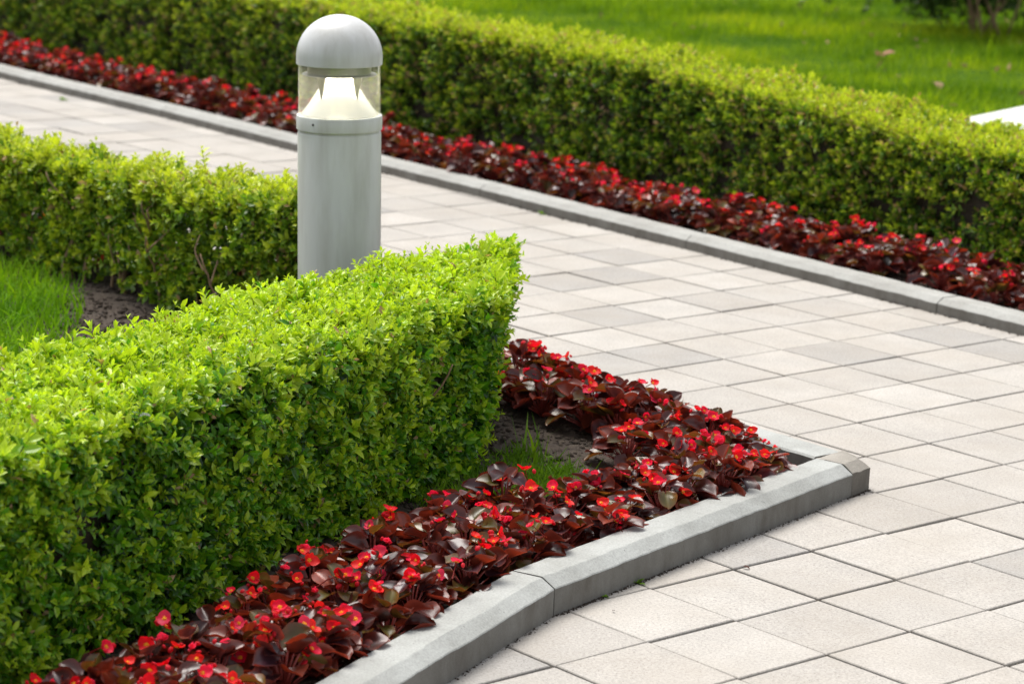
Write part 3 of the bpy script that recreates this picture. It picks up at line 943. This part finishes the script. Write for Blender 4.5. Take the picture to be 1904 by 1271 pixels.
def begonia_foliage(seed):
    r = np.random.default_rng(seed); VV, FF, TT = [], [], []; n_ = 0
    SV, SF = [], []; stems = []
    nl_ = int(r.integers(21, 29))
    for k in range(nl_):
        f = (k+.5)/nl_
        az = k*2.4+r.normal()*.35
        zc = .018+.062*f**.8+r.normal()*.006
        rad = .054*(1-f**1.4)+.008
        size = (.043-.014*f)*(1+r.normal()*.12)
        V, F, t = beg_leaf(r, size, size*r.uniform(.88, 1.08), r.uniform(.14, .42), r.uniform(.03, .09))
        V = V @ rotm((1, 0, 0), r.normal()*.4).T
        tilt = R_(-6+48*f**1.4)+r.normal()*.36
        V = V @ rotm((0, 1, 0), -tilt).T
        V = V @ rotm((0, 0, 1), az+r.normal()*.3).T
        p = np.array([math.cos(az)*rad*.75, math.sin(az)*rad*.75, zc])
        V = V+p
        u = r.random()
        cA = BR if u < .36 else BR2 if u < .56 else BP if u < .80 else BG
        cE = BR2*1.2 if u < .8 else BR2
        T = cA[None]*(1-t[:, :1]*.5)+cE[None]*t[:, :1]*.5
        T = T*(1.0+.55*(1-t[:, 1:2])**4)
        T = T*(1+r.normal()*.28)
        VV.append(V); FF.append(F+n_); TT.append(np.clip(T, .004, .6)); n_ += len(V)
        stems.append(tube([(0, 0, 0), (p[0]*.4, p[1]*.4, zc*.5), tuple(p)], [.0022, .0018, .0013], 5))
    me = mesh_np('leaves', np.vstack(VV), np.vstack(FF), M_beg, tint=np.vstack(TT), smooth=True)
    sv, sf = merge(stems)
    return me, mesh_py('stems', sv, sf, M_stemred, True)
def petal(r, L, Wd, cup):
    nu, nv = 6, 5; V = []
    for i in range(nu):
        u = i/(nu-1); w = Wd*.5*(math.sin(math.pi*min(1, (u*.93+.07)**.85))**.5 if u < 1 else .25)
        for j in range(nv):
            v = -1+2*j/(nv-1)
            V.append((L*(u-.08*v*v*u), v*w, cup*L*(u*u)*.5+.12*Wd*v*v+.02*L*math.sin(9*u+v*3)))
    F = []
    for i in range(nu-1):
        for j in range(nv-1):
            a = i*nv+j; F += [(a, a+nv, a+nv+1), (a, a+nv+1, a+1)]
    return np.array(V), np.array(F)
def flower_mesh(seed):
    r = np.random.default_rng(900+seed); VV, FF, TT = [], [], []; n_ = 0
    kind = seed % 4
    col = np.array([(.86, .010, .022), (.84, .014, .060), (.88, .022, .020), (.88, .05, .12)][kind])
    openf = 1.0 if seed != 3 else .35
    for k in range(4):
        big = k % 2 == 0
        L = (.0185 if big else .0145)*(1+r.normal()*.08); Wd = (.0215 if big else .0125)
        V, F = petal(r, L, Wd, r.uniform(.1, .5))
        el = R_(18)+r.normal()*.15 if openf == 1 else R_(62)
        V = V @ rotm((0, 1, 0), -el).T; V = V @ rotm((0, 0, 1), k*math.pi/2+r.normal()*.12).T
        V = V+np.array([0, 0, .0006*k])
        VV.append(V); FF.append(F+n_); n_ += len(V); TT.append(np.tile(col*(1+r.normal()*.08), (len(V), 1)))
    # a bud or two on short stalks beside it
    for b in range(int(r.integers(1, 3))):
        az = r.uniform(0, 6.28); c0 = np.array([math.cos(az)*.017, math.sin(az)*.017, -.008+r.random()*.006])
        bv, bf = lathe([(.0001, -.005), (.0035, -.003), (.0048, .001), (.003, .005), (.0001, .0065)], 8)
        bv = np.array(bv)*np.array([1, .6, 1])*r.uniform(.8, 1.3)
        bf = np.array([t for q in bf for t in ((q[0], q[1], q[2]), (q[0], q[2], q[3]))])
        VV.append(bv+c0); FF.append(bf+n_); n_ += len(bv); TT.append(np.tile(np.array((.75, .03, .05)), (len(bv), 1)))
    # stalk
    sv, sf = tube([(0, 0, 0), (r.normal()*.004, r.normal()*.004, -.02), (r.normal()*.006, r.normal()*.006, -.045)], [.0012, .0012, .0014], 5)
    sf = [t for q in sf if len(q) == 4 for t in ((q[0], q[1], q[2]), (q[0], q[2], q[3]))]
    sv = np.array([tuple(x) for x in sv]); VV.append(sv); FF.append(np.array(sf)+n_); n_ += len(sv); TT.append(np.tile(np.array((.30, .03, .025)), (len(sv), 1)))
    return mesh_np('flower', np.vstack(VV), np.vstack(FF), M_petal, tint=np.clip(np.vstack(TT), 0, .95), smooth=True)
def stamen_mesh(seed):
    r = np.random.default_rng(seed); parts = []
    for k in range(9):
        a = k*2.4; rr = .0013*math.sqrt(k)*1.1
        v, f = lathe([(.0001, -.0010), (.0019, 0), (.0019, .0014), (.0001, .0030)], 6)
        parts.append(([(x+rr*math.cos(a), y+rr*math.sin(a), z+.0022-rr*.4) for x, y, z in v], f))
    V, F = merge(parts)
    return mesh_py('stamens', V, F, M_yel, True)
FOL = [begonia_foliage(k) for k in range(9)]
FLW = [flower_mesh(k) for k in range(8)]
STA = stamen_mesh(1)
rb = np.random.default_rng(77)
def face_rot(root, rb):
    # blooms look up and outwards, a little more to the open side of the bed
    n_ = Vector((rb.normal()*.55+.15, rb.normal()*.55-.55, .85)).normalized()
    n_ = Matrix.Rotation(-root.rotation_euler.z, 3, 'Z') @ n_
    q = n_.to_track_quat('Z', 'Y') @ Matrix.Rotation(rb.uniform(0, 6.28), 3, 'Z').to_quaternion()
    return q.to_euler()
def begonia(x, y, z, label, group, scale=1.0, nfl=None):
    root = empty('begonia', (x, y, z), rb.uniform(0, 6.28)); root.scale = (scale, scale, scale*rb.uniform(.76, 1.02))
    tag(root, label, 'begonia', group)
    k = int(rb.integers(len(FOL)))
    obj('leaves', FOL[k][0], root); obj('stems', FOL[k][1], root)
    n_ = int(rb.choice([1, 2, 3, 4, 5], p=[.05, .20, .30, .28, .17])) if nfl is None else nfl
    ca = rb.uniform(0, 6.28)
    for j in range(n_):
        # blooms gather in one or two clusters
        if j == 2: ca += rb.uniform(1.5, 3.5)
        rr = .026+rb.normal()*.012; a = ca+rb.normal()*.45
        zz = .090+rb.normal()*.009-(.012 if j > 2 else 0)
        fi = int(rb.integers(8))
        o = obj('flower', FLW[fi], root, loc=(rr*math.cos(a), rr*math.sin(a), zz), rot=face_rot(root, rb))
        sc_ = rb.uniform(.62, .95); o.scale = (sc_,)*3
        if fi != 3: obj('stamens', STA, o)
    return root
GB1, GB2 = 'red begonias in the near bed', 'red begonias in the far bed'
# near bed rows parallel to the near kerb
def row_pts(line, off, step, s0, s1, jit):
    ol = off_line(line, off); pts_, at_, cum_ = walk(ol, s0, step)
    L = cum_[-1] if s1 is None else s1
    return [p+rb.normal(size=2)*jit for p in [at_(x) for x in np.arange(s0, L, step)]]
def sd2(P):   # distance to second kerb outer line (bed side positive)
    d, n_ = nrm(K2[0], K2[1]); return float((P-K2[0])@n_)
rownames = ['kerb-side row', 'second row from the kerb', 'third row from the kerb', 'fourth row from the kerb']
for rw, off in enumerate((.137, .228, .320, .41)):
    P_ = row_pts(K1, off, .098, .30+rw*.05, None, .010)
    P_ = [p for p in P_ if sd2(p) > .125]
    if rw == 2: P_ = [p for p in P_ if p[1] < 4.47 or sd2(p) < .30]
    if rw == 3: P_ = [p for p in P_ if sd2(p) < .36]
    P_ = P_[::-1]
    for k, p in enumerate(P_):
        begonia(p[0], p[1], .022, f'red begonia, near bed, {rownames[rw]}, {ordw(k+1)} from the corner tip', GB1, rb.uniform(.88, 1.12))
# along the second kerb
for rw, off in enumerate((.125, .22)):
    P_ = row_pts(K2, off, .105, .27+rw*.10, 3.4, .010)
    # keep clear of rows already placed
    d1_, n1_ = nrm(K1[1], K1[2])
    P_ = [p for p in P_ if float((p-K1[1])@n1_) > .46]
    for k, p in enumerate(P_):
        if rw == 1 and p[1] > 5.75: continue
        begonia(p[0], p[1], .022, f'red begonia, near bed, {"outer" if rw == 0 else "inner"} row of the rear kerb, {ordw(k+1)} from the tip', GB1, rb.uniform(.95, 1.2))
# far bed: three rows
for rw, off in enumerate((.175, .27, .36)):
    P_ = row_pts(KF, off, .115, 5.2+rw*.06, 13.4, .014)
    P_ = [p for p in P_ if -60 < cam_px((p[0], p[1], .05))[0] < 1965 and cam_px((p[0], p[1], .12))[1] > -60]
    P_ = P_[::-1]
    rn = ['front row', 'middle row', 'back row'][rw]
    for k, p in enumerate(P_):
        if rb.random() < (.14 if rw == 0 else .03): continue
        begonia(p[0], p[1], .012, f'red begonia, {rn} of the far bed, {ordw(k+1)} from the right edge', GB2, rb.uniform(.85, 1.15), int(rb.choice([0, 1, 2, 3, 4], p=[.03, .15, .32, .30, .20])))

# ------------------------------------------------------------------ grass
def blade_tpl(seed, n_seg=3):
    r = np.random.default_rng(seed); V = []; bx, by = r.normal()*.35, r.normal()*.35; w = .045
    for k in range(n_seg+1):
        f = k/n_seg; x = bx*f*f; y = by*f*f; ww = w*(1-f**1.6)+.002
        V += [(x-ww, y, f*(1-.15*(bx*bx+by*by)*f)), (x+ww, y, f*(1-.15*(bx*bx+by*by)*f))]
    F = []
    for k in range(n_seg):
        a = 2*k; F += [(a, a+1, a+3), (a, a+3, a+2)]
    t = np.repeat(np.arange(n_seg+1)/n_seg, 2)
    return np.array(V), np.array(F), t, t
BL = [blade_tpl(k) for k in range(8)]
BL2 = [blade_tpl(k, 2) for k in range(6)]
def grass(name, P, hgt, label, seed, tpls=BL, cols=((.035, .11, .008), (.10, .22, .012), (.22, .33, .02)), lean=.3, cn=6., z=0.02, cat='grass', dark=None):
    r = np.random.default_rng(seed)
    P3 = np.c_[P, np.full(len(P), z)]
    D = np.c_[r.normal(size=(len(P), 2))*lean, np.ones(len(P))]
    S = hgt*(1+r.normal(size=len(P))*.25)
    S = np.clip(S, .2*np.mean(hgt), None)
    g = np.clip(.45+fnoise(P, seed+1, cn, 3)*.45+r.normal(size=len(P))*.14, 0, 1)
    a, b, c3 = (np.array(x) for x in cols)
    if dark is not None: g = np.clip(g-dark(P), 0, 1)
    def fn(ix, t_, lid):
        gg = g[ix][:, None, None]; C = a*(1-np.clip(gg*2, 0, 1))+b*np.clip(gg*2, 0, 1)
        k = np.clip(gg*2-1, 0, 1); C = C*(1-k)+c3*k
        return C*np.ones((1, len(t_), 1))
    V, F, T = scatter(tpls, P3, D, S, fn, r)
    o = obj(name, mesh_np(name, V, F, M_grass, tint=T))
    return tag(o, label, cat, kind='stuff')
rg = np.random.default_rng(55)
PD = np.array([.5726, .8198]); PN = np.array([.8198, -.5726]); _a, _b = unproj(1812, 216, .034), unproj(1904, 197, .034); PO = np.array([_a.x, _a.y])
PD = np.array([_b.x-_a.x, _b.y-_a.y]); PD /= np.linalg.norm(PD); PN = np.array([PD[1], -PD[0]])
def in_path(P):
    r_ = P-PO; a, b = r_@PD, r_@PN
    return (a > -.25) & (a < 8) & (b > -.01) & (b < 1.9)
# far lawn behind the long hedge (density falls with distance)
n_ = 330000
yy = 6.0+rg.random(n_)**.85*19; xx = rg.uniform(-.2, 1, n_)*(yy*.25+1.2)
P = np.c_[xx, yy]; k = far_side(P) > .90
P = P[k]; k = ~in_path(P); P = P[k]; k = rg.random(len(P)) < np.clip(1.0-(P[:, 1]-11)*.055, .3, 1); P = P[k]
def painted_shade(P):  # soft dark ellipses: shadow patches on the lawn painted into the grass colour
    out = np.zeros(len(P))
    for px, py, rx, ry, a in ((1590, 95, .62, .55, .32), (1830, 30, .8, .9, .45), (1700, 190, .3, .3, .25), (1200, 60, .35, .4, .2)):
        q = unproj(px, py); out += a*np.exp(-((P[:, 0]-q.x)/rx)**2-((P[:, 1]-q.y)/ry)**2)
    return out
hg = .050*(1+.55*fnoise(P, 71, 2.2, 3))*(1+.0*P[:, 0])
hg = np.clip(hg, .030, .10)*np.clip(1+(P[:, 1]-10)*.03, 1, 1.4)
grass('lawn_grass', P, hg, 'bright green lawn grass beyond the long hedge', 81, BL2, cn=2.4, cols=((.07, .17, .006), (.22, .36, .010), (.48, .55, .018)), z=.004, dark=painted_shade)
# small lawn on the left between the two near hedges
n_ = 40000
P = np.c_[rg.uniform(-2.2, -.35, n_), rg.uniform(4.2, 7.1, n_)]
lim = np.interp(P[:, 0], [-2.3, -1.75, -1.33, -1.03, -.80, -.45], [7.5, 6.95, 6.62, 6.3, 5.9, 5.6])
lo2 = np.interp(P[:, 0], [-1.37, -.98, -.82, -.545, -.34], [3.0, 3.8, 4.1, 4.7, 5.1])
k = (P[:, 1] < lim+rg.normal(size=n_)*.05) & (P[:, 1] > lo2) & (rg.random(n_) < np.clip((-1.0-P[:, 0]+(6.0-P[:, 1])*.12)*9, .010, 1))
grass('lawn_grass', P[k], .050*np.ones(k.sum()), 'fresh green grass between the two left hedges', 83, BL, cols=((.08, .22, .008), (.16, .34, .010), (.26, .44, .014)))
# sparse tufts by the end of the near hedge
cs = [(-.02, 4.80, .05), (.03, 4.93, .03), (.06, 4.72, .05), (-.06, 4.66, .04), (.10, 4.83, .025), (-.12, 4.60, .035), (.0, 4.68, .05), (.05, 4.80, .05)]
Pt = np.vstack([np.array([x, y])+rg.normal(size=(int(150*q/.04), 2))*q*.95 for x, y, q in cs])
grass('grass_tufts', Pt, 0.034*np.ones(len(Pt)), 'thin green grass tufts on bare soil at the near hedge end', 85, BL, lean=.55, cols=((.06, .14, .01), (.12, .25, .015), (.2, .33, .03)))
Pt = np.vstack([np.array([x, y])+rg.normal(size=(3, 2))*.012 for x, y in [(.055, 4.90), (.075, 4.93), (.035, 4.97)]])
grass('grass_tufts', Pt, .085*np.ones(len(Pt)), 'few tall thin grass blades beside the hedge end', 86, BL, lean=.15)

# soil clods and litter (nobody could count them)
def clods(name, P, z, s0, s1, mat, label, seed, cat):
    r = np.random.default_rng(seed); VV, FF = [], []; n_ = 0
    base = np.array([(1, 0, 0), (-1, 0, 0), (0, 1, 0), (0, -1, 0), (0, 0, 1), (0, 0, -1)], float)
    ft = np.array([(0, 2, 4), (2, 1, 4), (1, 3, 4), (3, 0, 4), (2, 0, 5), (1, 2, 5), (3, 1, 5), (0, 3, 5)])
    n = len(P); X = base[None]*(1+r.normal(size=(n, 6, 1))*.25)+r.normal(size=(n, 6, 3))*.15
    S = s0+(s1-s0)*r.random(n)**3; X = X*S[:, None, None]*np.array([1, 1, .7])
    tw = r.uniform(0, 6.28, n); c_, s_ = np.cos(tw)[:, None], np.sin(tw)[:, None]
    x, y = X[..., 0]*c_-X[..., 1]*s_, X[..., 0]*s_+X[..., 1]*c_
    V = np.stack([x+P[:, :1], y+P[:, 1:2], X[..., 2]+z], 2).reshape(-1, 3); F = (ft[None]+(np.arange(n)*6)[:, None, None]).reshape(-1, 3)
    return tag(obj(name, mesh_np(name, V, F, mat, smooth=True)), label, cat, kind='stuff')
n_ = 60000
P = np.c_[rg.uniform(-1.6, .8, n_), rg.uniform(3.0, 7.2, n_)]
P = P[inside(P, [tuple(off_line(K1, .092)[0]), tuple(off_line(K1, .092)[1]), tuple(K1[2]+n1*.095-d1*.09), tuple(off_line(K2, .1)[1]), (-3, 7), (-1.4, 3)])]
clods('soil_crumbs', P, .024, .0015, .010, M_soil, 'dark crumbly soil clods in the near bed', 91, 'soil')
n_ = 26000
t = rg.random(n_)*8.6+5.0; o_ = .09+rg.random(n_)*.35
fk = off_line(KF, 0.0); _, at0, cm = walk(KF, 0, 1)
P = np.array([at0(a) for a in t]); dn = np.array([nrm(at0(a-.05), at0(a+.05))[1] for a in t]); P = P+dn*o_[:, None]
clods('soil_crumbs', P, .014, .002, .011, M_soil, 'dark crumbly soil clods in the far bed', 93, 'soil')
# ground litter: tiny sand and plant crumbs along kerb feet and in joints
n_ = 1500
t = rg.random(n_)*.999; seg = np.where(t < .3, 0, 1)
P = np.array([(K1[0]+(K1[1]-K1[0])*(a/.3)) if a < .3 else (K1[1]+(K1[2]-K1[1])*((a-.3)/.7)) for a in t]); P = P-np.array([n0 if a < .3 else n1 for a in t])*(np.abs(rg.normal(size=n_))*.0035+.0005)[:, None]
clods('kerb_foot_dirt', P, .0005, .0008, .0028, M_soil, 'dark grit and dirt gathered along the foot of the near kerb', 95, 'dirt')
n_ = 1300
t = rg.random(n_)*7.5+5.5; P = np.array([at0(a) for a in t]); dn = np.array([nrm(at0(a-.05), at0(a+.05))[1] for a in t]); P = P-dn*(np.abs(rg.normal(size=n_))*.006+.001)[:, None]
clods('kerb_foot_dirt', P, .0005, .001, .004, M_soil, 'grit gathered along the foot of the far kerb', 96, 'dirt')

# ------------------------------------------------------------------ weeds, fallen leaves
def weed(x, y, size, label, seed, z=0.0):
    r = np.random.default_rng(seed); VV, FF, TT = [], [], []; n_ = 0
    for k in range(int(r.integers(6, 11))):
        V, F = leaf_tpl(size*r.uniform(.6, 1), size*.45, .3, .4); V = V @ rotm((0, 1, 0), -r.uniform(.1, 1.0)).T @ rotm((0, 0, 1), k*2.4+r.normal()*.3).T
        VV.append(V); FF.append(F+n_); n_ += len(V); TT.append(np.tile(np.array((.16, .30, .03))*(1+r.normal()*.2), (len(V), 1)))
    o = obj('weed', mesh_np('weed', np.vstack(VV), np.vstack(FF), M_grass, tint=np.vstack(TT)), loc=(x, y, z))
    return tag(o, label, 'weed', 'small weeds in the kerb joints')
for k, (px, py, sz, lab) in enumerate([
    (1186, 1084, .016, 'tiny green weed at the near kerb foot where a slab joint meets it'),
    (1270, 1041, .011, 'tiny pale weed at the near kerb foot, nearest the corner tip'),
    (1124, 1110, .010, 'smallest weed at the near kerb foot beside the cracked joint'),
    (1541, 523, .026, 'largest bright green weed at the far kerb foot'),
    (1361, 479, .024, 'flat green weed at the far kerb foot left of the largest weed'),
    (1675, 558, .018, 'small pale weed at the far kerb foot right of the largest weed'),
    (1728, 576, .014, 'rightmost tiny weed at the far kerb foot'),
    (1290, 464, .018, 'small mossy weed at the far kerb foot, middle of the picture'),
    (1006, 398, .020, 'dull green weed at the far kerb foot above the near hedge end'),
    (116, 186, .030, 'green weed at the far kerb foot at far left')]):
    p = unproj(px, py); weed(p.x, p.y, sz, lab, 400+k)
for k, (px, py, sz, lab) in enumerate([
    (688, 1180, .022, 'yellow-green seedling behind the near kerb left of the cracked joint'),
    (1005, 1035, .014, 'yellow-green seedling just behind the near kerb right of the cracked joint'),
    (765, 1120, .014, 'small green seedling among the begonias next to the near kerb'),
    (1020, 850, .014, 'pale green seedling on bare soil by the hedge end')]):
    p = unproj(px, py, .03); o = weed(p.x, p.y, sz, lab, 450+k, .028)
def flat_leaf(px, py, z, L, col, label, seed, tilt=.2):
    r = np.random.default_rng(seed); p = unproj(px, py, z); V, F = leaf_tpl(L, L*.55, .5, .5)
    V = V @ rotm((1, 0, 0), r.normal()*tilt).T; V = V+np.array([0, 0, .002])
    o = obj('fallen_leaf', mesh_np('fallen_leaf', V, F, M_dry, tint=np.tile(np.array(col), (len(V), 1))), loc=(p.x, p.y, z+.001), rot=(0, 0, r.uniform(0, 6.28)))
    tag(o, label, 'leaf', 'fallen leaves')
flat_leaf(1381, 1055, .001, .014, (.10, .04, .03), 'small dark brown leaf lying in a slab joint near the kerb', 1)
flat_leaf(1142, 1138, .001, .007, (.04, .02, .015), 'tiny dark crumb of leaf on the darker slab by the kerb', 2)
flat_leaf(1634, 100, .05, .07, (.62, .26, .22), 'left pinkish fallen leaf on the lawn beyond the long hedge', 3)
flat_leaf(1666, 100, .05, .08, (.60, .28, .22), 'right pinkish fallen leaf on the lawn beyond the long hedge', 4)
flat_leaf(1733, 155, .05, .10, (.34, .20, .13), 'brown curled leaf on the lawn below the shrub', 5)
flat_leaf(815, 306, .03, .03, (.45, .30, .18), 'dry tan leaf behind the far kerb right of the bollard', 6)
flat_leaf(1636, 491, .002, .012, (.2, .08, .05), 'tiny dark leaf on the slabs near the far kerb', 7)
flat_leaf(395, 1096, .06, .022, (.50, .33, .14), 'dry tan leaf at the foot of the near hedge', 8)

# ------------------------------------------------------------------ shrub and pale path beyond the lawn
rs = np.random.default_rng(8)
SX, SY = 2.57, 14.6
shrub = empty('shrub', (SX, SY, 0)); tag(shrub, 'dark multi-stemmed shrub on the lawn at the top right edge', 'shrub')
for k in range(9):
    V, F = branchy(rs, rs.uniform(.9, 1.3), rs.uniform(.006, .011), .5, 4, .3)
    obj('stem', mesh_py('stem', V, F, M_bark, True), shrub, loc=(rs.normal()*.06, rs.normal()*.06, 0.02))
n_ = 5200
D = rs.normal(size=(n_, 3)); D /= np.linalg.norm(D, axis=1, keepdims=True)
rad = (.35+.65*rs.random(n_)**.6)*(1+.25*fnoise(D, 3, 4., 2)); Pp = D*rad[:, None]*np.array([.62, .58, .55])+np.array([.0, .08, .86])
k = Pp[:, 2] > .30+.25*fnoise(Pp[:, :2], 9, 7., 2); Pp = Pp[k]; D = D[k]
V, F, T = scatter(TPL_F, Pp, D+np.array([0, 0, .3])+rs.normal(size=D.shape)*.5, np.full(len(Pp), 1.7), tint_box((.02, .05, .01), (.05, .11, .012), (.12, .22, .02), np.full(len(Pp), .35), rs, .01), rs)
obj('crown', mesh_np('crown', V, F, M_box, tint=T), shrub)
Pp = np.array([.02, .42, .34])+rs.normal(size=(900, 3))*np.array([.34, .16, .12])
Pp = Pp[Pp[:, 2] > .12]
V, F, T = scatter(TPL_F, Pp, rs.normal(size=Pp.shape)+np.array([0, 0, .5]), np.full(len(Pp), 1.6), tint_box((.02, .05, .01), (.05, .11, .012), (.12, .22, .02), np.full(len(Pp), .25), rs, .01), rs)
obj('rear_branch', mesh_np('rear_branch', V, F, M_box, tint=T), shrub)
# low leafy side shoots reaching towards the ground
Pp = np.array([-.33, .05, .30])+rs.normal(size=(200, 3))*np.array([.10, .12, .07])
V, F, T = scatter(TPL_F, Pp, rs.normal(size=Pp.shape)+np.array([0, 0, .5]), np.full(len(Pp), 1.5), tint_box((.02, .05, .01), (.05, .11, .012), (.12, .22, .02), np.full(len(Pp), .3), rs, .01), rs)
obj('low_branch', mesh_np('low_branch', V, F, M_box, tint=T), shrub)
# pale path: light concrete slab with a rounded arris, running off to the right behind the hedge
q = [PO-PD*.25, PO+PD*8, PO+PD*8+PN*1.9, PO-PD*.25+PN*1.9]
cen = sum(q)/4
V = [(*p, -.02) for p in q]+[(*p, .030) for p in q]+[(*(p+(cen-p)/np.linalg.norm(cen-p)*.006), .034) for p in q]
F = [(k, k+4, (k+1) % 4+4, (k+1) % 4) for k in range(4)]+[(k+4, k+8, (k+1) % 4+8, (k+1) % 4+4) for k in range(4)]+[(8, 9, 10, 11)]
F = [tuple(reversed(f)) for f in F[:8]]+[(8, 11, 10, 9)]
M_pale = concrete_mat('pale_concrete', (.82, .81, .79), (.76, .75, .72), -.2, -.1)
tag(obj('path', mesh_py('path', V, F, M_pale)), kind='structure')
P = np.c_[rg.uniform(.2, 3.6, 420), rg.uniform(8.5, 16, 420)]
P = P[(far_side(P) > 1.1) & ~in_path(P)][:150]
V, F, T = scatter([(*leaf_tpl(.035, .022, .4, .5, True), np.ones(4), np.ones(4)), (*leaf_tpl(.05, .022, .4, .8, True), np.ones(4), np.ones(4))], np.c_[P, rg.uniform(.02, .05, len(P))], rg.normal(size=(len(P), 3)), np.ones(len(P)),
                  lambda ix, t_, lid: (np.array([.36, .24, .12])*rg.uniform(.5, 1.3, (len(ix), 1, 1)))*np.ones((1, len(t_), 1)), rg)
tag(obj('leaf_litter', mesh_np('leaf_litter', V, F, M_dry, tint=T)), 'scattered small dry leaves and stalks on the far lawn', 'leaf litter', kind='stuff')
